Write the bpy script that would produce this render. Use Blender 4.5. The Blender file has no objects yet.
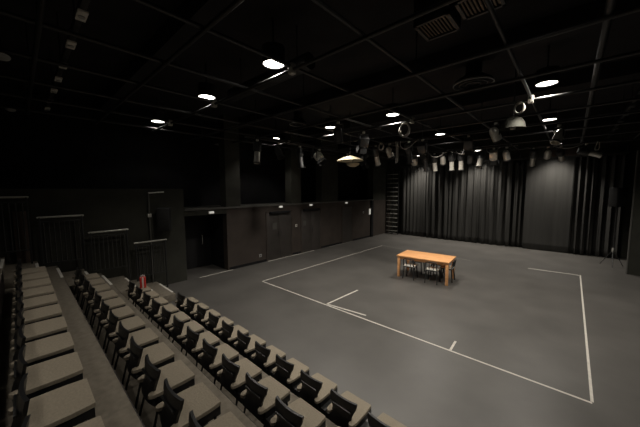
import bpy, bmesh, math, random
from mathutils import Vector, Matrix
random.seed(7)
S = bpy.context.scene
COL = S.collection
PI = math.pi

# ------------------------------------------------------------------ materials
def mat(name, col, rough=0.6, metal=0.0, spec=0.5, var=0.0, scale=8.0, bump=0.0, detail=4.0, emit=None, estr=0.0, stretch=None):
    m = bpy.data.materials.new(name); m.use_nodes = True
    nt = m.node_tree; b = nt.nodes['Principled BSDF']
    b.inputs['Base Color'].default_value = (*col, 1)
    b.inputs['Roughness'].default_value = rough
    b.inputs['Metallic'].default_value = metal
    b.inputs['Specular IOR Level'].default_value = spec
    if emit:
        b.inputs['Emission Color'].default_value = (*emit, 1)
        b.inputs['Emission Strength'].default_value = estr
    if var or bump:
        tc = nt.nodes.new('ShaderNodeTexCoord'); n = nt.nodes.new('ShaderNodeTexNoise')
        n.inputs['Scale'].default_value = scale; n.inputs['Detail'].default_value = detail
        src = tc.outputs['Object']
        if stretch:
            mp = nt.nodes.new('ShaderNodeMapping'); mp.inputs['Scale'].default_value = stretch
            nt.links.new(src, mp.inputs['Vector']); src = mp.outputs['Vector']
        nt.links.new(src, n.inputs['Vector'])
        if var:
            r = nt.nodes.new('ShaderNodeValToRGB')
            r.color_ramp.elements[0].position = .3; r.color_ramp.elements[1].position = .7
            r.color_ramp.elements[0].color = (*[c * (1 - var) for c in col], 1)
            r.color_ramp.elements[1].color = (*[min(1, c * (1 + var)) for c in col], 1)
            nt.links.new(n.outputs['Fac'], r.inputs['Fac']); nt.links.new(r.outputs['Color'], b.inputs['Base Color'])
        if bump:
            bp = nt.nodes.new('ShaderNodeBump'); bp.inputs['Strength'].default_value = bump; bp.inputs['Distance'].default_value = .01
            nt.links.new(n.outputs['Fac'], bp.inputs['Height']); nt.links.new(bp.outputs['Normal'], b.inputs['Normal'])
    return m

M = {
 'floor': mat('studio floor vinyl', (.098, .093, .086), .42, spec=.35, var=.16, scale=1.1, bump=.05, detail=8),
 'tier': mat('tier carpet', (.185, .162, .128), .85, spec=.2, var=.15, scale=14, bump=.25),
 'riser': mat('tier riser board', (.035, .028, .025), .7, var=.2, scale=5),
 'nosing': mat('aluminium nosing', (.80, .77, .70), .45, metal=.1, var=.1, scale=20),
 'wall': mat('black painted wall', (.036, .036, .029), .8, spec=.25, var=.18, scale=2.5, bump=.1),
 'wall_brown': mat('dark brown acoustic wall', (.050, .040, .034), .75, spec=.25, var=.15, scale=2.2, bump=.1),
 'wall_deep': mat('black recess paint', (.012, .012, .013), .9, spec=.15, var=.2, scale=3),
 'ceiling': mat('black ceiling paint', (.020, .019, .020), .9, spec=.2, var=.25, scale=1.4),
 'ledge': mat('grey ledge paint', (.075, .073, .065), .6, var=.1, scale=6),
 'door': mat('dark door laminate', (.042, .036, .032), .5, var=.12, scale=4),
 'door_black': mat('black door', (.012, .012, .013), .5, var=.15, scale=4),
 'black_metal': mat('black powder coated steel', (.022, .022, .022), .45, metal=.2, var=.15, scale=30),
 'dark_metal': mat('dark grey steel', (.07, .07, .07), .4, metal=.6, var=.15, scale=25),
 'grid': mat('painted pipe', (.030, .029, .029), .42, metal=.3, var=.15, scale=12),
 'silver': mat('worn aluminium', (.70, .67, .60), .28, metal=.5, var=.15, scale=25),
 'rail': mat('worn steel handrail', (.55, .54, .49), .4, metal=.3, var=.15, scale=18),
 'white_plastic': mat('white plastic', (.60, .58, .53), .5, var=.06, scale=20),
 'grey_plastic': mat('pale grey plastic', (.30, .30, .29), .5, var=.1, scale=20),
 'shell': mat('black seat shell', (.012, .012, .013), .38, spec=.5, var=.2, scale=30),
 'pad': mat('tan seat upholstery', (.295, .255, .195), .9, spec=.15, var=.09, scale=55, bump=.3),
 'curtain': mat('black serge curtain', (.050, .049, .046), .95, spec=.1, var=.10, scale=9, stretch=(1, 1, .05)),
 'tape': mat('white floor tape', (.60, .57, .51), .6, var=.12, scale=9),
 'tape_dim': mat('worn grey floor tape', (.26, .25, .22), .7, var=.2, scale=9),
 'wood': mat('orange pine', (.87, .43, .185), .35, spec=.5, var=.2, scale=3, stretch=(1, 14, 14)),
 'pale_seat': mat('pale chair seat', (.78, .77, .70), .5, var=.06, scale=14),
 'lens': mat('lantern lens glass', (.25, .26, .27), .08, spec=.9, var=.1, scale=30),
 'red': mat('red bag paper', (.62, .035, .025), .6, var=.1, scale=12),
 'white_paper': mat('white paper', (.72, .68, .64), .7, var=.05, scale=12),
 'redgel': mat('red lighting gel', (.32, .02, .05), .35, var=.15, scale=10),
 'cream': mat('cream lacquer dish', (.50, .44, .30), .5, var=.1, scale=9),
 'board': mat('brown board', (.075, .050, .038), .7, var=.2, scale=5),
 'cable': mat('pale rubber cable', (.36, .34, .31), .5, var=.15, scale=20),
 'blackcable': mat('black cable', (.02, .02, .02), .5, var=.15, scale=20),
 'speaker': mat('matt black speaker paint', (.009, .009, .009), .7, var=.1, scale=20),
 'slat': mat('warm grey vent slat', (.26, .20, .15), .5, var=.1, scale=10),
 'lamp': mat('lamp diffuser', (.9, .9, .85), .5, emit=(1, .96, .88), estr=9.0, var=.02),
 'emlamp': mat('emergency lamp diffuser', (.7, .7, .66), .5, emit=(1, .96, .86), estr=.33, var=.02),
}

# ------------------------------------------------------------------ mesh helpers
class MB:
    def __init__(self): self.bm = bmesh.new()
    def _add(self, other, mtx=None):
        if mtx is not None: other.transform(mtx)
        me = bpy.data.meshes.new('tmp'); other.to_mesh(me); other.free()
        self.bm.from_mesh(me); bpy.data.meshes.remove(me); return self
    def box(self, lo, hi, bevel=0.0, seg=2, mtx=None):
        b = bmesh.new(); bmesh.ops.create_cube(b, size=1)
        c = [(a + d) / 2 for a, d in zip(lo, hi)]; s = [abs(d - a) for a, d in zip(lo, hi)]
        for v in b.verts: v.co = Vector((v.co.x * s[0] + c[0], v.co.y * s[1] + c[1], v.co.z * s[2] + c[2]))
        if bevel: bmesh.ops.bevel(b, geom=list(b.edges), offset=bevel, segments=seg, affect='EDGES', profile=.5)
        return self._add(b, mtx)
    def tube(self, pts, r, n=10, closed=False):
        pts = [Vector(p) for p in pts]; b = bmesh.new(); rings = []
        N = len(pts); up = None
        for i, p in enumerate(pts):
            if closed: t = (pts[(i + 1) % N] - pts[i - 1]).normalized()
            else: t = (pts[min(i + 1, N - 1)] - pts[max(i - 1, 0)]).normalized()
            if up is None: up = Vector((0, 0, 1)) if abs(t.z) < .9 else Vector((1, 0, 0))
            x = t.cross(up)
            if x.length < 1e-4: x = t.cross(Vector((0, 1, .3)))
            x.normalize(); y = x.cross(t).normalized(); up = y
            rr = r[i] if isinstance(r, (list, tuple)) else r
            rings.append([b.verts.new(p + (x * math.cos(2 * PI * k / n) + y * math.sin(2 * PI * k / n)) * rr) for k in range(n)])
        for i in range(N if closed else N - 1):
            a, c = rings[i], rings[(i + 1) % N]
            for k in range(n): b.faces.new((a[k], a[(k + 1) % n], c[(k + 1) % n], c[k]))
        if not closed: b.faces.new(rings[0][::-1]); b.faces.new(rings[-1])
        bmesh.ops.recalc_face_normals(b, faces=list(b.faces))
        return self._add(b)
    def lathe(self, prof, n=28, mtx=None, close=False):
        b = bmesh.new(); rings = []
        for r, z in prof:
            rings.append([b.verts.new((r * math.cos(2 * PI * k / n), r * math.sin(2 * PI * k / n), z)) for k in range(n)] if r > 1e-6 else [b.verts.new((0, 0, z))])
        seq = list(zip(rings, rings[1:])) + ([(rings[-1], rings[0])] if close else [])
        for a, c in seq:
            for k in range(n):
                k2 = (k + 1) % n
                if len(a) == 1 and len(c) == 1: continue
                if len(a) == 1: b.faces.new((a[0], c[k2], c[k]))
                elif len(c) == 1: b.faces.new((a[k], a[k2], c[0]))
                else: b.faces.new((a[k], a[k2], c[k2], c[k]))
        bmesh.ops.recalc_face_normals(b, faces=list(b.faces))
        return self._add(b, mtx)
    def mesh(self, name, m, smooth=True):
        me = bpy.data.meshes.new(name); self.bm.to_mesh(me); self.bm.free()
        me.materials.append(m)
        if smooth:
            for p in me.polygons: p.use_smooth = True
            try: me.set_sharp_from_angle(angle=math.radians(38))
            except Exception: pass
        return me
    def build(self, name, m, parent=None, loc=(0, 0, 0), smooth=True):
        o = bpy.data.objects.new(name, self.mesh(name, m, smooth)); COL.objects.link(o)
        o.location = loc; o.parent = parent
        return o

def tag(o, label=None, cat=None, group=None, kind=None):
    if label: o['label'] = label
    if cat: o['category'] = cat
    if group: o['group'] = group
    if kind: o['kind'] = kind
    return o
def thing(name, label, cat, loc=(0, 0, 0), rz=0.0, group=None):
    o = bpy.data.objects.new(name, None); COL.objects.link(o); o.empty_display_size = .1
    o.location = loc; o.rotation_euler = (0, 0, rz)
    return tag(o, label, cat, group)
def dup(root, loc, rz=None, label=None, group=None, pitch=None):
    def cp(o, par):
        c = o.copy(); COL.objects.link(c); c.parent = par
        if pitch is not None and o.get('tilts'): c.rotation_euler = (pitch, 0, 0)
        for ch in o.children: cp(ch, c)
        return c
    r = cp(root, None); r.location = loc
    if rz is not None: r.rotation_euler = (0, 0, rz)
    if label: r['label'] = label
    if group: r['group'] = group
    return r
def struct(name, lo, hi, m, bevel=0.0, label=None):
    o = MB().box(lo, hi, bevel).build(name, M[m], smooth=bool(bevel)); o['kind'] = 'structure'
    if label: o['label'] = label
    return o
ORD = ['first', 'second', 'third', 'fourth', 'fifth', 'sixth', 'seventh', 'eighth', 'ninth', 'tenth', 'eleventh', 'twelfth',
       'thirteenth', 'fourteenth', 'fifteenth', 'sixteenth', 'seventeenth', 'eighteenth', 'nineteenth', 'twentieth']

# ------------------------------------------------------------------ camera
EYE = Vector((0, 0, 3.0)); F_PX, YAW, PITCH, ROLL = 275.2592, 0.739901, 0.085816, -0.0034965
f0 = Vector((-math.sin(YAW), math.cos(YAW), 0)); r0 = Vector((math.cos(YAW), math.sin(YAW), 0)); u0 = Vector((0, 0, 1))
F = f0 * math.cos(PITCH) - u0 * math.sin(PITCH); U = u0 * math.cos(PITCH) + f0 * math.sin(PITCH)
R = r0 * math.cos(ROLL) + U * math.sin(ROLL); U = U * math.cos(ROLL) - r0 * math.sin(ROLL)
cd = bpy.data.cameras.new('camera'); cam = bpy.data.objects.new('camera', cd); COL.objects.link(cam)
cam.matrix_world = Matrix(((R.x, U.x, -F.x, EYE.x), (R.y, U.y, -F.y, EYE.y), (R.z, U.z, -F.z, EYE.z), (0, 0, 0, 1)))
cd.sensor_fit = 'HORIZONTAL'; cd.sensor_width = 36; cd.lens = 36 * F_PX / 640; cd.clip_start = .05; cd.clip_end = 100
S.camera = cam
def px(P):
    d = Vector(P) - EYE; c = d.dot(F)
    return (320 + F_PX * d.dot(R) / c, 213.5 - F_PX * d.dot(U) / c) if c > .05 else (9e9, 9e9)

# ------------------------------------------------------------------ room shell
XL, YB, ZC = -9.37, 17.1, 5.7
struct('floor', (-12, -4, -.2), (4, 18, 0), 'floor')
struct('ceiling', (-12, -4, ZC), (4, 18, ZC + .2), 'ceiling')
struct('wall_back', (-12, 17.5, 0), (4, 17.7, ZC), 'wall')
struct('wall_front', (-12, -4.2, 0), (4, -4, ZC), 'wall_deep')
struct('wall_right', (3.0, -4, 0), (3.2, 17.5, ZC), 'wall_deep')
struct('wall_return', (1.60, 14.30, 0), (3.0, 14.48, 4.3), 'wall')
struct('trim_1', (1.575, 14.28, 0), (1.60, 14.48, 4.3), 'ledge')
# doors side: cut low to avoid a lamp pool up to the first door, then a lower wall with a recess above
struct('wall_left', (XL - .3, -4, 0), (XL, 3.65, 3.05), 'wall')
struct('wall_left_lower', (XL - .3, 5.15, 0), (XL, 17.5, 2.32), 'wall_brown')
struct('wall_left_header', (XL - .3, 3.65, 2.14), (XL, 5.15, 2.32), 'wall')
struct('trim_2', (XL - 1.3, 3.65, 2.32), (XL + .05, 15.3, 2.38), 'ledge')
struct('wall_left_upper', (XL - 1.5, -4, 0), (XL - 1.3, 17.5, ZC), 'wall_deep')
for i, (a, b) in enumerate(((5.15, 5.75), (8.35, 8.95), (10.4, 11.7), (15.3, 17.5))):
    struct(f'column_{i+1}', (XL - .42, a, 2.38 if i < 3 else 2.32), (XL, b, ZC), 'wall')
# door opening reveal
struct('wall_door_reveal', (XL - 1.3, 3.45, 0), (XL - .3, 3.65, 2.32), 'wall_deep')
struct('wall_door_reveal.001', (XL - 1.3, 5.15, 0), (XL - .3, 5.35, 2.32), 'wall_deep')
struct('baseboard_left', (XL, 5.2, 0), (XL + .02, 15.2, .1), 'wall_deep')
# ceiling beams
for i, y in enumerate((-1.2, 1.9, 5.9, 8.9, 12.9, 15.2)):
    struct(f'ceiling_beam_{i+1}', (-12, y - .12, ZC - .32), (4, y + .12, ZC), 'ceiling')

# seating tiers
TIER = [0.0, .38, .76, 1.14, 1.52]
EDGE = {1: 2.23, 2: 1.39, 3: .55, 4: -.29}
XT0, XT1 = -7.85, 3.0
k = 1
for i in (1, 2, 3, 4):
    z = TIER[i]
    struct(f'floor_tier_{i}', (XL, -4, TIER[i - 1]), (XT1, EDGE[i], z), 'tier', .004)
    # half step in the aisle
    struct(f'floor_step_{i}', (XL, EDGE[i], TIER[i - 1]), (XT0, EDGE[i] + .5, z - .19), 'tier', .004)
    struct(f'trim_{2*i+1}', (-9.05, EDGE[i] - .045, z), (-8.0, EDGE[i] + .004, z + .006), 'nosing')
    struct(f'trim_{2*i+2}', (-9.05, EDGE[i] + .455, z - .19), (-8.0, EDGE[i] + .504, z - .184), 'nosing')
    struct(f'trim_riser_{i}', (XT0, EDGE[i], TIER[i - 1]), (XT1, EDGE[i] + .012, z - .012), 'riser')

# ------------------------------------------------------------------ seating
def backrest_mesh():
    # curved shell: profile in y,z relative to seat front top, swept in x with rounded lower and upper corners
    prof = [(-.336, .200), (-.342, .175), (-.350, .13), (-.358, .08), (-.364, .03), (-.385, -.035), (-.392, -.07), (-.390, -.11)]
    half = [.186, .188, .180, .156, .136, .138, .165, .175]
    b = bmesh.new(); nx = 8; front = []; back = []
    for (y, z), h in zip(prof, half):
        fr, bk = [], []
        for i in range(nx + 1):
            s = -1 + 2 * i / nx
            cy = .024 * s * s                      # wraps forward at the sides
            zz = z
            fr.append(b.verts.new((s * h, y + cy + .011, zz))); bk.append(b.verts.new((s * h, y + cy - .011, zz - .002)))
        front.append(fr); back.append(bk)
    for g, flip in ((front, 0), (back, 1)):
        for j in range(len(g) - 1):
            for i in range(nx): b.faces.new((g[j][i], g[j][i + 1], g[j + 1][i + 1], g[j + 1][i]))
    n = len(prof)
    for j in range(n - 1):
        for e in (0, nx): b.faces.new((front[j][e], front[j + 1][e], back[j + 1][e], back[j][e]))
    for i in range(nx):
        for e in (0, n - 1): b.faces.new((front[e][i], front[e][i + 1], back[e][i + 1], back[e][i]))
    bmesh.ops.recalc_face_normals(b, faces=list(b.faces))
    m = MB(); m._add(b); return m
def make_seat():
    t = thing('tribune_chair', 'x', 'chair')
    H = .40                                                   # top of the pad
    mb = MB(); b = bmesh.new()
    out = [(-.214, -.01), (-.204, 0), (.204, 0), (.214, -.01), (.228, -.12), (.230, -.33), (.224, -.38), (.208, -.405), (.180, -.412), (.155, -.398), (.140, -.352), (-.140, -.352), (-.155, -.398), (-.180, -.412), (-.208, -.405), (-.224, -.38), (-.230, -.33), (-.228, -.12)]
    out = [(x * .875, y) for x, y in out]
    top = [b.verts.new((x * .985, y if -.34 < y < -.02 else y * .992, H)) for x, y in out]; mid = [b.verts.new((x, y, H - .007)) for x, y in out]; low = [b.verts.new((x, y, H - .030)) for x, y in out]
    for u, v in ((top, mid), (mid, low)):
        for q in range(len(out)): b.faces.new((u[q], u[(q + 1) % len(out)], v[(q + 1) % len(out)], v[q]))
    b.faces.new(top); b.faces.new(low[::-1]); bmesh.ops.recalc_face_normals(b, faces=list(b.faces)); mb._add(b); mb.build('seat', M['pad'], t)
    MB().box((-.190, -.345, H - .115), (.190, -.006, H - .031), .006).build('seat_tray', M['shell'], t)
    bk = backrest_mesh().build('backrest', M['shell'], t, (0, 0, H))
    # lighter bar added to mimic sheen across the back of the shell
    MB().box((-.135, -.378, .085), (.135, -.360, .108), .006).build('back_sheen_bar', M['dark_metal'], bk)
    for sx in (-1, 1):
        MB().tube([(sx * .19, -.06, H - .09), (sx * .20, -.045, .02), (sx * .20, -.045, .0)], .012, 8).build('leg', M['black_metal'], t)
        MB().tube([(sx * .17, -.32, H - .09), (sx * .19, -.40, .02), (sx * .19, -.40, .0)], .012, 8).build('leg', M['black_metal'], t)
    MB().box((-.258, -.34, H - .21), (.258, -.12, H - .117), .01).build('under_seat_shade', M['black_metal'], t)  # dark block added to imitate the shade beneath the seats
    return t
seat0 = make_seat(); used = False
ROWS = [  # first centre x, front edge y, tier, row words
 (-7.31, .27, 3, 'topmost row of seats'),
 (-7.60, 1.08, 2, 'second row from the top'),
 (-7.10, 1.90, 1, 'third row from the top'),
 (-6.56, 2.72, 0, 'front row beside the studio floor'),
]
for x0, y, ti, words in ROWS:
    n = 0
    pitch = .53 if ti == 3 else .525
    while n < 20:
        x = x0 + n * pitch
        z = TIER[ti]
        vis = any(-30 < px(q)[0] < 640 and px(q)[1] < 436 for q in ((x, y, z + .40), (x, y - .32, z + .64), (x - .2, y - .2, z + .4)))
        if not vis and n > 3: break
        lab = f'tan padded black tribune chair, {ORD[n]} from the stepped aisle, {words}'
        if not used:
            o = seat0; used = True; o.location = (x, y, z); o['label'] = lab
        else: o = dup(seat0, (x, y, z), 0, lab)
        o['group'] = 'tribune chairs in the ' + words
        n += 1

# red and white bag on the end seat of the third row
bag = thing('paper_bag', 'small red and white paper bag standing on an aisle end seat', 'bag', (-7.14, 1.80, TIER[1] + .402), 1.3)
MB().box((-.06, -.045, 0), (.06, .045, .25), .012).build('bag_body', M['red'], bag)
MB().box((-.016, -.048, .005), (.016, .048, .245), .004).build('white_band', M['white_paper'], bag)
for sy in (-.04, .04):
    MB().tube([(-.04, sy, .24), (-.035, sy, .27), (0, sy, .285), (.035, sy, .27), (.04, sy, .24)], .005, 6).build('handle', M['white_paper'], bag)

# guard rails beside the aisle
for i, (y0, y1, zt, zb0, zb1, w) in enumerate(((-.75, .14, 2.86, 1.52, 1.33, 'topmost of the four, beside the highest seats'), (.28, 1.07, 2.38, 1.14, .76, 'second from the top of the stepped aisle'),
                                      (1.18, 2.0, 1.92, .76, .38, 'second from the bottom of the stepped aisle'), (2.16, 2.97, 1.50, .38, 0, 'lowest of the four, nearest the studio floor'))):
    g = thing('guard_rail', 'black barred guard rail with pale handrail, ' + w, 'railing', (-9.12, y0, zb0), 0, 'guard rails down the stepped aisle')
    h = zt - zb0; L = y1 - y0; dz = zb1 - zb0
    MB().tube([(0, -.02, h - .01), (0, 0, h), (0, L, h), (0, L + .02, h - .01)], .022, 10).build('handrail', M['rail'], g)
    MB().box((-.02, 0, 0), (.02, .035, h), .004).build('post', M['black_metal'], g)
    MB().box((-.02, L - .035, dz), (.02, L, h), .004).build('post', M['black_metal'], g)
    MB().box((-.012, .03, h - .13), (.012, L - .03, h - .10), .003).build('top_bar', M['black_metal'], g)
    MB().box((-.012, .03, .12), (.012, L - .03, .15), .003).build('bottom_bar', M['black_metal'], g)
    for j in range(8):
        yy = .035 + (L - .07) * (j + .5) / 8
        MB().tube([(0, yy, .14), (0, yy, h - .11)], .011, 8).build('baluster', M['dark_metal'], g)
o = MB().box((-.02, -.11, 0), (.02, .11, 1.2), .006).build('wooden_board', M['board'], None, (-9.28, .0, 1.33))
tag(o, 'narrow brown board propped upright behind the topmost guard rail', 'board')

# ------------------------------------------------------------------ floor tape
def tape(a, b, w, m, label, group=None):
    a, b = Vector(a), Vector(b); d = (b - a); L = d.length; ang = math.atan2(d.y, d.x)
    o = MB().box((0, -w / 2, 0), (L, w / 2, .003)).build('floor_tape', M[m], None, (a.x, a.y, 0), False)
    o.rotation_euler = (0, 0, ang); tag(o, label, 'tape', group); return o
x0, x1, y0, y1 = -7.38, .375, 5.25, 13.03
tape((x0, y0), (x1, y0), .034, 'tape', 'long white tape line on the floor nearest the seating')
tape((x0, y0 + .03), (x0, y1), .034, 'tape', 'long white tape line parallel to the wall of doors')
tape((x1, y0 + .03), (x1, y1), .034, 'tape', 'long white tape line on the side away from the doors')
tape((x0, y1), (-3.0, 12.72), .04, 'tape_dim', 'dim grey tape line on the floor behind the wooden table')
tape((-1.07, 12.9), (x1 - .03, 13.0), .05, 'tape', 'short white tape line before the curtains joining the far corner')
tape((-4.61, 5.30), (-4.58, 6.68), .045, 'tape', 'short white tape mark crossing inward from the long near line')
tape((-4.58, 5.31), (-3.48, 5.43), .04, 'tape', 'short white tape mark lying almost along the long near line')
tape((-1.52, 5.28), (-1.54, 5.66), .04, 'tape', 'shortest white tape tick on the long near line')
for a, b, w in ((4.05, 5.30, 'beside the dark doorway'), (6.95, 9.75, 'under the pair of doors'), (10.9, 13.1, 'near the back corner')):
    tape((XL + .06, a), (XL + .06, b), .05, 'tape_dim' if a > 10 else 'tape', 'pale tape strip along the foot of the wall ' + w)

# ------------------------------------------------------------------ table and chairs
RT = math.radians(5)
tb = thing('dining_table', 'orange pine dining table standing alone on the dark floor', 'table', (-3.555, 9.255, 0), RT)
L2, W2 = .84, .51
MB().box((-L2, -W2, .71), (L2, W2, .75), .006).build('table_top', M['wood'], tb)
for sx in (-1, 1):
    for sy in (-1, 1):
        MB().box((sx * (L2 - .02) - .04, sy * (W2 - .02) - .04, 0), (sx * (L2 - .02) + .04, sy * (W2 - .02) + .04, .709), .004).build('leg', M['wood'], tb, (-sx * .045, -sy * .045, 0))
for sy in (-1, 1): MB().box((-L2 + .1, sy * (W2 - .07) - .012, .62), (L2 - .1, sy * (W2 - .07) + .012, .709)).build('apron', M['wood'], tb, smooth=False)
for sx in (-1, 1): MB().box((sx * (L2 - .07) - .012, -W2 + .11, .62), (sx * (L2 - .07) + .012, W2 - .11, .709)).build('apron', M['wood'], tb, smooth=False)
def make_chair():
    c = thing('dining_chair', 'x', 'chair')
    MB().box((-.19, -.19, .43), (.19, .19, .462), .014, 3).build('seat', M['pale_seat'], c)
    MB().box((-.18, -.18, .405), (.18, .18, .429), .006).build('seat_frame', M['black_metal'], c)
    for sx in (-1, 1):
        MB().tube([(sx * .16, .15, .42), (sx * .185, .18, 0)], .019, 8).build('leg', M['black_metal'], c)
        MB().tube([(sx * .16, -.16, .42), (sx * .185, -.20, 0)], .019, 8).build('leg', M['black_metal'], c)
    bk = MB().tube([(-.165, -.17, .42), (-.17, -.20, .58), (-.165, -.215, .675), (-.12, -.222, .695), (.12, -.222, .695), (.165, -.215, .675), (.17, -.20, .58), (.165, -.17, .42)], .018, 8).build('backrest', M['black_metal'], c)
    for x in (-.06, .06):
        MB().tube([(x, -.175, .42), (x, -.20, .56), (x, -.222, .69)], .010, 6).build('spindle', M['black_metal'], bk)
    return c
def tw(x, y): # table local -> world
    return (tb.location.x + x * math.cos(RT) - y * math.sin(RT), tb.location.y + x * math.sin(RT) + y * math.cos(RT), 0)
ch0 = make_chair()
spots = [((-.39, -.40), RT, 'black framed chair with pale seat tucked under the table, nearest the doors wall'),
         ((.34, -.40), RT, 'black framed chair with pale seat tucked under the near side beside a table leg'),
         ((.66, .10), RT + PI / 2, 'black framed chair with pale seat pulled up at the table end'),
         ((-.40, .42), RT + PI, 'black framed chair tucked under the far table side, nearer the doors wall'),
         ((.28, .42), RT + PI, 'black framed chair tucked under the far table side, nearer the curtained end chair')]
for i, (p, a, lab) in enumerate(spots):
    if i == 0: ch0.location = tw(*p); ch0.rotation_euler = (0, 0, a); ch0['label'] = lab; ch0['group'] = 'chairs around the pine table'
    else: dup(ch0, tw(*p), a, lab, 'chairs around the pine table')

# ------------------------------------------------------------------ doors and fittings on the wall of doors
def door(n, ya, yb, m, double):
    o = MB().box((XL, ya - .05, 0), (XL + .03, ya, 2.08)).box((XL, yb, 0), (XL + .03, yb + .05, 2.08)).box((XL, ya - .05, 2.03), (XL + .03, yb + .05, 2.08)).build(f'door_{n}', M['wall_brown'], smooth=False)
    o['kind'] = 'structure'
    leaves = ((ya, (ya + yb) / 2 - .004), ((ya + yb) / 2 + .004, yb)) if double else ((ya, yb),)
    for j, (a, b) in enumerate(leaves):
        p = MB().box((XL + .002, a, .01), (XL + .022, b, 2.03), .003).build('door_panel', M[m], o)
        hy = (b - .07) if j == 0 else (a + .07)
        MB().tube([(XL + .02, hy, .98), (XL + .06, hy, .98), (XL + .06, hy, 1.22), (XL + .02, hy, 1.22)], .010, 8).build('door_handle', M['dark_metal'], p)
    return o
d1 = MB().box((XL - 1.28, 3.7, .01), (XL - 1.24, 5.1, 2.1), .003).build('door_1', M['door_black']); d1['kind'] = 'structure'
MB().tube([(XL - 1.24, 4.75, .9), (XL - 1.19, 4.75, .9), (XL - 1.19, 4.75, 1.25), (XL - 1.24, 4.75, 1.25)], .014, 8).build('door_handle', M['rail'], d1)
door(2, 6.95, 8.3, 'door', True); door(3, 8.95, 10.25, 'door', True); door(4, 12.1, 13.0, 'door', False)
for y, z, w in ((4.55, 2.22, 'over the dark doorway'), (7.68, 2.27, 'over the door nearest the dark doorway'), (9.55, 2.27, 'over the middle double door'), (12.4, 2.27, 'over the single door near the corner')):
    t = thing('wall_lamp', 'small white emergency lamp on the wall ' + w, 'lamp', (XL, y, z), 0, 'emergency lamps over the doors')
    MB().box((0, -.095, -.045), (.04, .095, .045), .012).build('lamp_base', M['white_plastic'], t)
    MB().box((.041, -.085, -.04), (.10, .085, .04), .025, 4).build('lamp_diffuser', M['emlamp'], t)
for y, w in ((7.62, 'nearest the dark doorway'), (9.58, 'in the middle of the wall')):
    o = MB().box((XL + .032, y - .55, 1.99), (XL + .14, y + .55, 2.09), .01).build('door_hood_rail', M['wall_deep'])
    tag(o, 'long black closer hood above the double door ' + w, 'door hood', 'closer hoods above the double doors')
for y, z, s, w in ((7.35, 1.45, .11, 'pale paper notice on the double door nearest the dark doorway'), (9.15, 1.42, .09, 'pale paper notice on the middle double door')):
    o = MB().box((XL + .023, y - s, z - s * 1.3), (XL + .028, y + s, z + s * 1.3)).build('paper_notice_mount', M['ledge'], smooth=False)
    tag(o, w, 'notice')
for y, z, w, m in ((8.62, 1.35, 'small white switch plate between the two double doors', 'white_plastic'), (6.6, .3, 'small white wall socket low beside the dark doorway', 'grey_plastic'),
                (14.2, 1.62, 'dim grey control panel near the back corner', 'grey_plastic')):
    t = thing('switch_plate', w, 'switch', (XL, y, z))
    MB().box((0, -.06, -.06), (.012, .06, .06), .003).build('plate', M[m], t)
    MB().box((.0125, -.02, -.03), (.022, .02, .03), .003).build('rocker', M['dark_metal'], t)
t = thing('wall_lamp', 'small upright white lamp on the wall beside the corner post', 'lamp', (XL, 14.84, 1.62))
MB().box((0, -.09, -.2), (.05, .09, .2), .01).build('lamp_base', M['white_plastic'], t)
MB().box((.051, -.07, -.17), (.085, .07, .17), .015, 3).build('lamp_diffuser', M['emlamp'], t)
struct('column_5', (XL, 15.0, 0), (XL + .09, 15.22, 2.32), 'wall_deep')

# wall pole with loudspeaker beside the lowest guard rail
t = thing('wall_pole', 'slim grey pole with top bracket on the wall beside the lowest guard rail', 'pole', (XL + .05, 2.62, .0))
MB().tube([(0, 0, 0.0), (0, 0, 2.93)], .024, 10).build('pole', M['ledge'], t)
MB().tube([(0, 0, 2.92), (.03, .42, 2.95)], .018, 8).build('bracket', M['rail'], t)
MB().box((-.05, -.05, 2.2), (.035, .05, 2.3), .006).build('clamp', M['rail'], t)
def speaker(name, label, loc, rz, s=1.0):
    t = thing(name, label, 'speaker', loc, rz)
    b = MB().box((-.15 * s, -.14 * s, 0), (.15 * s, .14 * s, .60 * s), .015, 3).build('cabinet', M['speaker'], t)
    MB().box((-.135 * s, -.152 * s, .02 * s), (.135 * s, -.141 * s, .58 * s), .004).build('grille', M['speaker'], t)
    MB().lathe([(0, 0), (.10 * s, 0), (.11 * s, .012), (0, .02)], 20, Matrix.Translation((0, -.152 * s, .2 * s)) @ Matrix.Rotation(PI / 2, 4, 'X')).build('driver_ring', M['black_metal'], b)
    return t
sp = speaker('wall_mounted_speaker', 'black box loudspeaker hung from the pole beside the lowest guard rail', (XL + .23, 2.96, 1.78), math.radians(60), 1.15)
MB().box((-.05, .155, .25), (.05, .33, .35), .006).build('mount_bracket', M['black_metal'], sp)

# ------------------------------------------------------------------ wall ladder at the back corner
t = thing('wall_ladder', 'tall dark steel ladder fixed upright in the back corner beside the curtains', 'ladder', (-8.88, 16.95, 0))
for sx in (-.42, 0.02, .42): MB().box((sx - .025, -.03, 0), (sx + .025, .03, 4.2), .006).build('stile', M['black_metal'], t)
for j in range(14): MB().box((-.40, -.075, .22 + .29 * j), (.40, -.031, .25 + .29 * j), .004).build('rung', M['rail'], t)
for j in range(3): MB().box((-.03, .031, .5 + 1.6 * j), (.03, .53, .56 + 1.6 * j)).build('wall_bracket', M['black_metal'], t, smooth=False)

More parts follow.
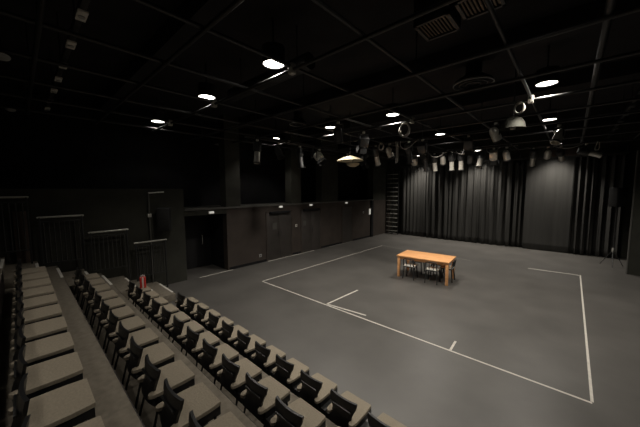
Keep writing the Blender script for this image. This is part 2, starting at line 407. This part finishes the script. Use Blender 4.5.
# ------------------------------------------------------------------ curtains
def curtain(xa, xb, y, amp, wl, label, seed, depth=.0):
    rnd = random.Random(seed); n = max(16, int((xb - xa) / .022)); m = 14
    ph = [rnd.random() * 6.28 for _ in range(5)]
    b = bmesh.new(); g = []
    for j in range(m + 1):
        z = .02 + (4.42 - .02) * j / m; row = []; tt = j / m
        for i in range(n + 1):
            x = xa + (xb - xa) * i / n
            a = amp * (1.05 - .25 * tt)
            w = math.sin(2 * PI * x / wl + ph[0] + .9 * math.sin(x * 2.1 + ph[1]) + .12 * math.sin(z * 1.3 + ph[4]))
            w = math.copysign(abs(w) ** .8, w)
            yy = y + a * w + .35 * a * math.sin(2 * PI * x / (wl * .43) + ph[2]) + .03 * math.sin(x * 1.1 + ph[3] + .2 * z)
            row.append(b.verts.new((x, yy, z)))
        g.append(row)
    for j in range(m):
        for i in range(n): b.faces.new((g[j][i], g[j][i + 1], g[j + 1][i + 1], g[j + 1][i]))
    bmesh.ops.recalc_face_normals(b, faces=list(b.faces))
    t = thing('stage_curtain', label, 'curtain', (0, 0, 0), 0, 'black curtains along the back wall')
    mb = MB(); mb._add(b); c = mb.build('cloth', M['curtain'], t)
    for p in c.data.polygons: p.use_smooth = True
    sm = c.modifiers.new('thick', 'SOLIDIFY'); sm.thickness = .006; sm.offset = 0
    MB().box((xa + .01, y - .02, 4.423), (xb - .01, y + .02, 4.47)).build('heading_tape', M['curtain'], t, smooth=False)
    return t
curtain(-8.30, -6.72, 17.10, .035, .26, 'black curtain hanging next to the wall ladder', 3)
curtain(-6.70, -5.35, 17.10, .11, .33, 'black pleated curtain, second from the wall ladder', 11)
curtain(-5.33, -3.75, 17.10, .06, .36, 'black pleated curtain, third from the wall ladder', 5)
curtain(-3.73, -2.30, 17.10, .08, .42, 'black pleated curtain, fourth from the wall ladder', 8)
curtain(-2.28, -1.74, 17.30, .070, .25, 'narrow black curtain set back in shadow beside the flat one', 9)
curtain(-1.72, .02, 17.10, .008, .62, 'smooth flat black curtain lit from above', 4)
curtain(.04, .66, 17.08, .10, .24, 'narrow deeply pleated black curtain beside the flat one', 6)
curtain(.68, 1.62, 17.18, .11, .30, 'black pleated curtain farthest from the wall ladder, behind the speaker', 12)
o = MB().box((-8.4, 17.05, 4.475), (1.7, 17.15, 4.54), .006).build('curtain_track', M['black_metal'])
tag(o, 'long black curtain track across the back wall', 'curtain track')
for i, x in enumerate((-8, -6, -4, -2, 0, 1.6)):
    MB().tube([(x, 17.1, 4.54), (x, 17.1, ZC)], .012, 6).build('track_hanger', M['black_metal'], o)
o = MB().box((-.95, 15.70, 4.40), (.15, 15.80, 4.68), .01).build('hanging_pelmet', M['board'])
tag(o, 'short brown pelmet board hung above the flat curtain', 'pelmet')
for x in (-.8, 0): MB().tube([(x, 15.75, 4.67), (x, 15.75, ZC)], .012, 6).build('hanger', M['black_metal'], o)

# speaker on a stand beyond the wall return
t = thing('speaker_stand', 'black speaker stand by the curtains at the edge of the wall return', 'stand', (1.30, 15.4, 0))
MB().tube([(0, 0, .28), (0, 0, 2.30)], .020, 10).build('pole', M['dark_metal'], t)
MB().tube([(0, 0, .55), (0, 0, .72)], .032, 10).build('collar', M['rail'], t)
for a in (.5, 2.6, 4.7):
    MB().tube([(.02 * math.cos(a), .02 * math.sin(a), .62), (.36 * math.cos(a), .36 * math.sin(a), .012)], .012, 8).build('leg', M['dark_metal'], t)
MB().lathe([(0, 0), (.07, 0), (.07, .02), (0, .02)], 16, Matrix.Translation((0, 0, 2.30))).build('top_plate', M['dark_metal'], t)
speaker('box_speaker', 'black box loudspeaker standing on the speaker stand by the curtains', (1.30, 15.4, 2.322), math.radians(40), 1.2)

# ------------------------------------------------------------------ ceiling: pipe grid
grid = thing('hanging_pipe_grid', 'dark pipe grid hung below the black ceiling', 'pipe grid', (0, 0, 4.75))
XP = [.27, 1.5, 2.83, 4.2, 5.5, 6.95, 8.3, 9.7, 11.1, 12.9, 15.0]
YP = [1.55, .18, -.70, -1.9, -3.13, -4.35, -5.5, -6.7, -7.9, -9.1]
for y in XP: MB().tube([(-10.5 if y > 3.7 else XL + .02, y, 0), (2.9, y, 0)], .026, 10).build('pipe', M['grid'], grid)
for x in YP: MB().tube([(x, -3.5, .05), (x, 15.6, .05)], .026 if x != .18 else .04, 10).build('pipe', M['grid'], grid)
for x in (-9.1, -6.7, -4.35, -1.9, .18):
    for y in (.27, 4.2, 8.3, 12.9): MB().tube([(x + .05, y, .03), (x + .05, y, ZC - 4.75)], .010, 6).build('suspension_rod', M['black_metal'], grid)
for x in (-5.5, -3.13, -.70, -7.9):
    for y in (2.83, 6.95): MB().box((x - .045, y - .045, -.06), (x + .045, y + .045, .09), .01).build('coupler', M['silver'], grid)

# ventilation ducts and vents
o = MB().tube([(-5.55, 3.28, 5.05), (-3.2, 3.28, 5.05)], .13, 18).build('ceiling_duct', M['grid']); tag(o, 'short round grey duct hung between the two bright downlights', 'duct')
for x in (-5.2, -3.5): MB().tube([(x, 3.28, 5.17), (x, 3.28, ZC)], .010, 6).build('hanger', M['black_metal'], o)
for (x, y, w, d, lab) in ((-1.56, 4.22, .24, .26, 'slatted metal air vent in the ceiling, larger of the two'), (-.98, 4.06, .24, .24, 'slatted metal air vent in the ceiling, smaller of the two')):
    t = thing('ceiling_vent', lab, 'vent', (x, y, 5.30))
    f = MB().box((-w, -d, 0), (-w + .04, d, .06)).box((w - .04, -d, 0), (w, d, .06)).box((-w, -d, 0), (w, -d + .04, .06)).box((-w, d - .04, 0), (w, d, .06)).build('vent_frame', M['dark_metal'], t, smooth=False)
    for j in range(9):
        xx = -w + .06 + (2 * w - .12) * j / 8
        MB().box((-.016, -d + .04, -.004), (.016, d - .04, .004), mtx=Matrix.Translation((xx, 0, .03)) @ Matrix.Rotation(.6, 4, 'Y')).build('slat', M['slat'], t, smooth=False)
    MB().box((-w, -d, .061), (w, d, .40)).build('vent_duct', M['ceiling'], t, smooth=False)
for (x, y, z, r, lab) in ((-1.52, 6.05, 5.0, .34, 'round black ringed air diffuser below the ceiling, beyond the slatted vents'), (-6.37, 5.99, 5.0, .26, 'round grey ringed air diffuser below the ceiling, nearer the doors')):
    t = thing('ceiling_diffuser', lab, 'vent', (x, y, z))
    for q in (1.0, .68, .36):
        MB().lathe([(r * q, 0), (r * q + .014, .004), (r * q + .014, .03), (r * q, .034)], 30, close=True).build('ring', M['grey_plastic' if q == 1.0 else 'dark_metal'], t)
    MB().lathe([(0, .035), (r * .98, .035), (r * .98, .07), (.14, .2), (.14, ZC - z), (0, ZC - z)], 24).build('duct_neck', M['ceiling'], t)

# trunking with outlet boxes
def trunk(xa, ya, xb, yb, z, label, boxes, blabel, dirx):
    a, b = Vector((xa, ya, z)), Vector((xb, yb, z))
    o = MB().box((min(xa, xb) - .03, min(ya, yb) - .03, z), (max(xa, xb) + .03, max(ya, yb) + .03, z + .08), .006).build('ceiling_trunking', M['black_metal'])
    tag(o, label, 'trunking')
    for k in range(5):
        p = a.lerp(b, .05 + .9 * k / 4)
        MB().tube([(p.x, p.y, z + .08), (p.x, p.y, ZC)], .01, 6).build('hanger', M['black_metal'], o)
    for i, (x, y) in enumerate(boxes):
        t = thing('outlet_box', f'small pale outlet box under the {blabel}, {ORD[i]} from the seating end', 'outlet box', (x, y, z - .001), 0, 'outlet boxes under the ' + blabel)
        MB().box((-.11, -.045, -.028), (.11, .045, 0), .006).build('box_body', M['white_plastic'], t) if dirx else MB().box((-.05, -.10, -.06), (.05, .10, 0), .008).build('box_body', M['dark_metal'], t)
        MB().lathe([(0, -.040), (.03, -.040), (.032, -.0285), (0, -.0285)], 14).build('socket', M['grey_plastic'] if dirx else M['dark_metal'], t)
trunk(-9.3, .58, -2.5, .58, 4.86, 'black wiring trunking crossing above the highest seats', [(-3.93, .58), (-4.8, .58), (-5.66, .58), (-6.41, .58), (-7.2, .58), (-8.06, .58), (-8.85, .58)], 'trunking above the seats', True)
trunk(.9, 7.5, .9, 15.2, 4.90, 'black wiring trunking running towards the curtains on the far side', [(.9, 8.75), (.9, 9.5), (.9, 10.45), (.9, 11.4), (.9, 12.6), (.9, 13.8)], 'trunking towards the curtains', False)
for (x, y, z, lab) in ((-5.5, -.02, 4.72, 'pale oval fitting on the pipe grid, above the highest seats'), (-8.9, .02, 4.72, 'pale oval fitting on the pipe grid, close to the doors wall'), (-9.93, 5.17, 4.72, 'pale slim batten high in the recess over the dark doorway')):
    t = thing('ceiling_fitting', lab, 'light fitting', (x, y, z))
    MB().lathe([(0, -.03), (.05, -.028), (.075, -.012), (.08, 0), (0, 0)], 20, Matrix.Scale(1.8, 4, (1, 0, 0))).build('fitting_cover', M['grey_plastic'], t)
    MB().tube([(0, 0, 0), (0, 0, ZC - z)], .012, 6).build('stem', M['black_metal'], t)

# ------------------------------------------------------------------ house downlights
ROWW = {2.9: 'over the front rows of seats', 6.95: 'over the floor before the table', 10.55: 'over the floor beyond the table', 16.35: 'just before the curtains', -1.2: 'added unseen behind the highest seats'}
DL = [(-3.64, 2.90), (-5.95, 2.90), (-9.05, 2.90), (-.50, 2.90), (-.47, 6.95), (-3.68, 6.95), (-5.88, 6.95), (-8.68, 6.95), (-3.67, 10.55), (-.6, 10.55), (-.62, 16.35), (-3.72, 16.35), (-6.85, 16.35), (-3.64, -1.2), (-.5, -1.2)]  # last pair, behind the seats, is unseen and added to light the seating
POW = {2.9: 245, 6.95: 430, 10.55: 520, 16.35: 680, -1.2: 45}
DIM = {(-9.05, 2.90): .12, (-8.68, 6.95): .25, (-5.95, 2.90): .62}
def make_down():
    t = thing('ceiling_downlight', 'x', 'downlight')
    MB().lathe([(.165, 0), (.178, 0), (.18, .26), (.05, .30), (0, .30), (0, .27), (.165, .25)], 30, close=True).build('housing', M['black_metal'], t)
    MB().lathe([(0, .012), (.163, .012), (.163, .03), (0, .03)], 30).build('diffuser', M['lamp'], t)
    MB().tube([(0, 0, .29), (0, 0, ZC - 5.0)], .014, 8).build('stem', M['black_metal'], t)
    return t
down0 = make_down()
for i, (x, y) in enumerate(DL):
    rank = sorted(q[0] for q in DL if q[1] == y).index(x)
    lab = f'round lit ceiling downlight {ROWW[y]}, {ORD[rank]} from the doors wall'
    if i == 0: o = down0; o.location = (x, y, 5.0); o['label'] = lab
    else: o = dup(down0, (x, y, 5.0), 0, lab)
    o['group'] = 'house downlights in the ceiling'
    l = bpy.data.lights.new('downlight_beam', 'SPOT'); l.energy = POW[y] * DIM.get((x, y), 1); l.color = (1, .93, .83); l.spot_size = math.radians({10.55: 142, 16.35: 104}.get(y, 122)); l.spot_blend = {10.55: .6, 16.35: .8}.get(y, .4); l.shadow_soft_size = .14
    lo = bpy.data.objects.new('downlight_beam', l); COL.objects.link(lo); lo.location = (x, y, 4.98)

# ------------------------------------------------------------------ lighting bars and lanterns
def bar(a, b, label):
    a, b = Vector(a), Vector(b); t = thing('hanging_lighting_bar', label, 'lighting bar', a)
    MB().tube([(0, 0, 0), b - a], .025, 10).build('bar', M['grid'], t)
    n = 3
    for k in range(n):
        p = (b - a) * (.06 + .88 * k / (n - 1))
        MB().tube([p + Vector((0, 0, .026)), p + Vector((0, 0, ZC - a.z))], .011, 6).build('suspension_rod', M['black_metal'], t)
        MB().box(p + Vector((-.04, -.04, -.03)), p + Vector((.04, .04, .045)), .006).build('clamp', M['black_metal'], t)
    return t
ZB = 4.55
bar((-5.9, 12.0, ZB), (-1.5, 12.0, ZB), 'lighting bar crowded with lanterns in front of the pleated curtains')
bar((-7.1, 4.55, ZB), (-7.1, 11.2, ZB), 'lighting bar running parallel to the doors wall')
bar((-6.85, 9.0, ZB + .1), (-3.5, 9.0, ZB + .1), 'lighting bar above the wooden table')
bar((-1.5, 14.0, ZB + .12), (1.0, 14.0, ZB + .12), 'short lighting bar in front of the flat curtain')

RX = lambda a: Matrix.Rotation(a, 4, 'X')
def lantern_base(t, m, w):
    MB().box((-.035, -.035, -.088), (.035, .035, -.028), .008).build('hook_clamp', M['silver'], t)
    MB().box((-w, -.018, -.10), (w, .018, -.085)).box((-w, -.018, -.36), (-w + .010, .018, -.085)).box((w - .010, -.018, -.36), (w, .018, -.085)).box((-.016, -.016, -.09), (.016, .016, -.084)).build('yoke', M[m], t, smooth=False)
def make_profile(m):
    t = thing('hanging_profile_spotlight', 'x', 'stage light'); lantern_base(t, 'black_metal', .135)
    b = MB().lathe([(0, -.24), (.09, -.24), (.12, -.21), (.12, .02), (.095, .06), (.085, .10), (0, .10)], 20).build('lamp_body', M['dark_metal'], t, (0, 0, -.34)); b['tilts'] = 1
    MB().lathe([(.08, .09), (.088, .09), (.088, .40), (.096, .40), (.096, .43), (.08, .43)], 20, close=True).build('lens_tube', M[m], b)
    MB().lathe([(0, .395), (.05, .388), (.079, .372), (.079, .365), (0, .365)], 20).build('lens', M['lens'], b)
    MB().box((-.10, .08, .445), (.10, .10, .46)).box((-.10, -.10, .432), (-.085, .10, .446)).box((.085, -.10, .432), (.10, .10, .446)).box((-.10, -.10, .445), (.10, -.08, .46)).build('colour_frame', M['black_metal'], b, smooth=False)
    for k in range(4): MB().lathe([(.121, -.19 + .05 * k), (.129, -.19 + .05 * k), (.129, -.175 + .05 * k), (.121, -.175 + .05 * k)], 20, close=True).build('cooling_fin', M['dark_metal'], b)
    return t
def make_fresnel(m, gel=None):
    t = thing('hanging_fresnel_spotlight', 'x', 'stage light'); lantern_base(t, 'black_metal', .155)
    b = MB().box((-.125, -.125, -.20), (.125, .125, .08), .02).build('lamp_body', M[m], t, (0, 0, -.34)); b['tilts'] = 1
    MB().lathe([(.095, .081), (.118, .081), (.118, .13), (.095, .13)], 22, close=True).build('lens_ring', M[m], b)
    MB().lathe([(0, .118), (.06, .112), (.093, .10), (.093, .09), (0, .09)], 22).build('lens', M[gel or 'lens'], b)
    for a in range(4):
        MB().box((-.10, -.002, 0), (.10, .002, .15), mtx=Matrix.Rotation(a * PI / 2, 4, 'Z') @ Matrix.Translation((0, .122, .13)) @ RX(-.35)).build('barn_door', M['black_metal'], b, smooth=False)
    return t
def make_par(m):
    t = thing('hanging_par_can', 'x', 'stage light'); lantern_base(t, 'black_metal', .125)
    b = MB().lathe([(0, -.20), (.05, -.20), (.085, -.16), (.108, -.08), (.108, .20), (.100, .20), (.100, -.04), (0, -.06)], 22).build('lamp_body', M[m], t, (0, 0, -.34)); b['tilts'] = 1
    MB().lathe([(0, .03), (.06, .02), (.099, -.01), (.099, -.02), (0, -.02)], 22).build('lens', M['lens'], b)
    MB().lathe([(.1085, .15), (.118, .15), (.118, .20), (.1085, .20)], 22, close=True).build('front_ring', M['black_metal'], b)
    return t
PROTO = {'prof_s': make_profile('silver'), 'prof_k': make_profile('dark_metal'), 'fres_k': make_fresnel('dark_metal'), 'fres_s': make_fresnel('silver'),
         'fres_r': make_fresnel('dark_metal', 'redgel'), 'par_s': make_par('silver'), 'par_k': make_par('dark_metal')}
TAKEN = set()
WORD = {'prof_s': 'silver profile lantern', 'prof_k': 'dark profile lantern', 'fres_k': 'dark barn-door lantern', 'fres_s': 'silver barn-door lantern',
        'fres_r': 'barn-door lantern with red gel', 'par_s': 'silver par can lantern', 'par_k': 'dark par can lantern'}
def lantern(kind, x, y, z, rz, pitch, where, group):
    # pitch: 180 = straight down, 90 = level along +y turned by rz
    lab = WORD[kind] + ' ' + where; a = -math.radians(pitch)
    p = PROTO[kind]
    if kind not in TAKEN:
        TAKEN.add(kind); p.location = (x, y, z); p.rotation_euler = (0, 0, rz); p['label'] = lab; p['group'] = group
        for c in p.children:
            if c.get('tilts'): c.rotation_euler = (a, 0, 0)
    else: dup(p, (x, y, z), rz, lab, group, a)
A = [('fres_s', -5.25, .1, 150), ('prof_k', -4.78, .1, 155), ('prof_s', -4.38, -.1, 165), ('par_s', -4.03, .2, 140), ('prof_s', -3.68, .1, 172), ('prof_s', -3.33, -.1, 175), ('par_k', -2.99, .2, 150), ('prof_s', -2.64, 3.1, 150), ('fres_s', -2.22, .1, 150), ('par_s', -1.82, -.2, 150)]
for i, (k, x, rz, p) in enumerate(A): lantern(k, x, 12.0, ZB, rz, p, f'{ORD[i]} from the doors on the crowded bar', 'lanterns on the crowded bar')
D = [('prof_s', 4.98, -2.4, 160), ('par_k', 5.8, -1.4, 150), ('prof_k', 6.75, -1.6, 170), ('fres_s', 7.75, -1.57, 140), ('par_k', 9.5, -1.8, 140), ('fres_k', 10.7, -1.57, 140)]
for i, (k, y, rz, p) in enumerate(D): lantern(k, -7.1, y, ZB, rz, p, f'{ORD[i]} from the seating on the bar along the doors', 'lanterns on the bar along the doors')
B = [('fres_k', -5.95, 3.1, 140), ('prof_s', -5.42, .1, 150), ('par_s', -4.86, -.3, 150), ('prof_k', -4.15, .1, 160), ('fres_k', -3.68, .1, 140)]
for i, (k, x, rz, p) in enumerate(B): lantern(k, x, 9.0, ZB + .1, rz, p, f'{ORD[i]} from the doors on the bar above the table', 'lanterns on the bar above the table')
E = [('prof_s', -1.22, .2, 150), ('par_s', -.78, .2, 140), ('prof_s', -.40, -.1, 115), ('prof_s', .30, -1.3, 110)]
for i, (k, x, rz, p) in enumerate(E): lantern(k, x, 14.0, ZB + .12, rz, p, f'{ORD[i]} from the doors on the bar before the flat curtain', 'lanterns on the bar before the flat curtain')
G = [('fres_r', -4.60, 6.95, .8, 140, 'under the pipe grid above the near side of the table'), ('par_s', -1.52, 8.3, -.6, 150, 'under the pipe grid beside the black dome'), ('par_s', -.34, 9.7, 2.5, 150, 'under the pipe grid over the far taped line'), ('fres_k', -2.5, 9.7, .2, 150, 'under the pipe grid over the middle of the floor'),
     ('par_k', -4.4, 5.5, .5, 150, 'under the pipe grid in front of the taped line')]
for k, x, y, rz, p, w in G: lantern(k, x, y, 4.72, rz, p, w, 'lanterns under the pipe grid')

# cream dish, black dome, cable coil, hanging cables
t = thing('hanging_dish_light', 'wide cream dish light with small lower bowl hung over the floor', 'dish light', (-5.85, 8.0, 4.46))
MB().tube([(0, 0, ZC - 4.46), (0, 0, -.30)], .014, 8).build('stem', M['black_metal'], t)
MB().lathe([(.05, -.26), (.10, -.27), (.42, -.40), (.47, -.43), (.47, -.45), (.42, -.43), (.10, -.31), (.05, -.30)], 32, close=True).build('dish', M['cream'], t)
MB().lathe([(0, -.66), (.10, -.655), (.20, -.60), (.23, -.55), (.22, -.54), (.10, -.58), (0, -.58)], 28, Matrix.Translation((.12, 0, 0))).build('lower_bowl', M['cream'], t)
MB().tube([(.12, 0, -.29), (.12, 0, -.60)], .012, 8).build('lower_stem', M['black_metal'], t)
t = thing('hanging_dome', 'black dome shade hung from the grid near the far downlight', 'dome light', (-1.05, 7.52, 4.72))
MB().lathe([(0, -.12), (.08, -.125), (.17, -.18), (.22, -.27), (.24, -.38), (.23, -.38), (.20, -.27), (.15, -.19), (0, -.15)], 28).build('dome', M['wall'], t)
MB().tube([(0, 0, -.13), (0, 0, ZC - 4.72)], .014, 8).build('stem', M['black_metal'], t)
MB().lathe([(0, -.40), (.05, -.39), (.06, -.33), (.03, -.26), (0, -.25)], 16).build('bulb', M['white_plastic'], t)
MB().tube([(0, 0, -.16), (0, 0, -.28)], .02, 8).build('bulb_holder', M['black_metal'], t)
def coil(loc, r, label, m, seed, turns=4):
    rnd = random.Random(seed); pts = []
    for i in range(turns * 20 + 1):
        a = 2 * PI * i / 20; rr = r * (1 + .09 * math.sin(1.7 * a + seed))
        pts.append((rr * .75 * math.sin(a), .03 * math.sin(a * .37 + seed) + .008 * (i / 20), -r - rr * -math.cos(a) ))
    o = MB().tube(pts, .014, 7).build('hanging_cable_coil', M[m], None, loc); tag(o, label, 'cable'); return o
coil((-3.27, 6.80, 4.70), .17, 'pale coiled cable looped over a grid pipe above the table', 'cable', 2)
coil((-5.14, 8.89, 4.66), .12, 'pale coiled cable looped over the bar above the table', 'cable', 5, 3)
for i, (x, y, z0, dz, w, m) in enumerate(((-4.60, 9.0, 4.66, .75, 'from the bar above the table', 'cable'), (-7.1, 7.4, 4.56, .4, 'from the bar along the doors', 'blackcable'), (.55, 14.0, 4.67, .3, 'from the bar before the flat curtain', 'cable'))):
    pts = [(x + .03 * math.sin(3 * q / 8 + i), y - .048, z0 - dz * q / 8) for q in range(9)] + [(x + .06, y - .048, z0 - dz * .97), (x + .08, y - .048, z0 - dz * .7), (x + .07, y - .048, z0 - .02)]
    o = MB().tube(pts, .017, 7).build('hanging_cable', M[m]); tag(o, 'slack cable loop hanging down ' + w, 'cable')

coil((-.86, 6.80, 4.70), .10, 'small pale cable coil beside the shiny pipe coupler on the far side', 'cable', 9, 3)
def swag(a, b, drop, r, label, m):
    a, b = Vector(a), Vector(b); pts = []
    for q in range(13):
        f = q / 12; p = a.lerp(b, f); p.z -= drop * 4 * f * (1 - f); p.y -= .30 * math.sin(PI * f) ** .5 if 0 < f < 1 else 0; pts.append(p)
    o = MB().tube(pts, r, 7).build('hanging_cable', M[m]); tag(o, label, 'cable')
swag((-4.55, 11.95, 4.52), (-3.86, 11.95, 4.52), .20, .013, 'pale cable swag under the crowded bar, nearest the doors', 'cable')
swag((-3.52, 11.95, 4.52), (-2.82, 11.95, 4.52), .17, .013, 'pale cable swag under the middle of the crowded bar', 'cable')
swag((-2.45, 11.95, 4.52), (-2.02, 11.95, 4.52), .22, .013, 'pale cable swag under the crowded bar, nearest the flat curtain', 'cable')
swag((-4.42, 8.95, 4.62), (-3.80, 8.95, 4.62), .30, .013, 'deep pale cable swag under the bar above the table', 'cable')
swag((-.62, 13.95, 4.64), (.22, 13.95, 4.64), .16, .013, 'pale cable swag under the short bar before the flat curtain', 'cable')

# ------------------------------------------------------------------ world and view
w = bpy.data.worlds.new('world'); S.world = w; w.use_nodes = True
w.node_tree.nodes['Background'].inputs['Color'].default_value = (.001, .001, .001, 1)
w.node_tree.nodes['Background'].inputs['Strength'].default_value = 1
vs = S.view_settings; vs.view_transform = 'Standard'; vs.look = 'None'; vs.exposure = 0; vs.gamma = 1; vs.use_curve_mapping = False
S.cycles.max_bounces = 6
S.cycles.use_denoising = True
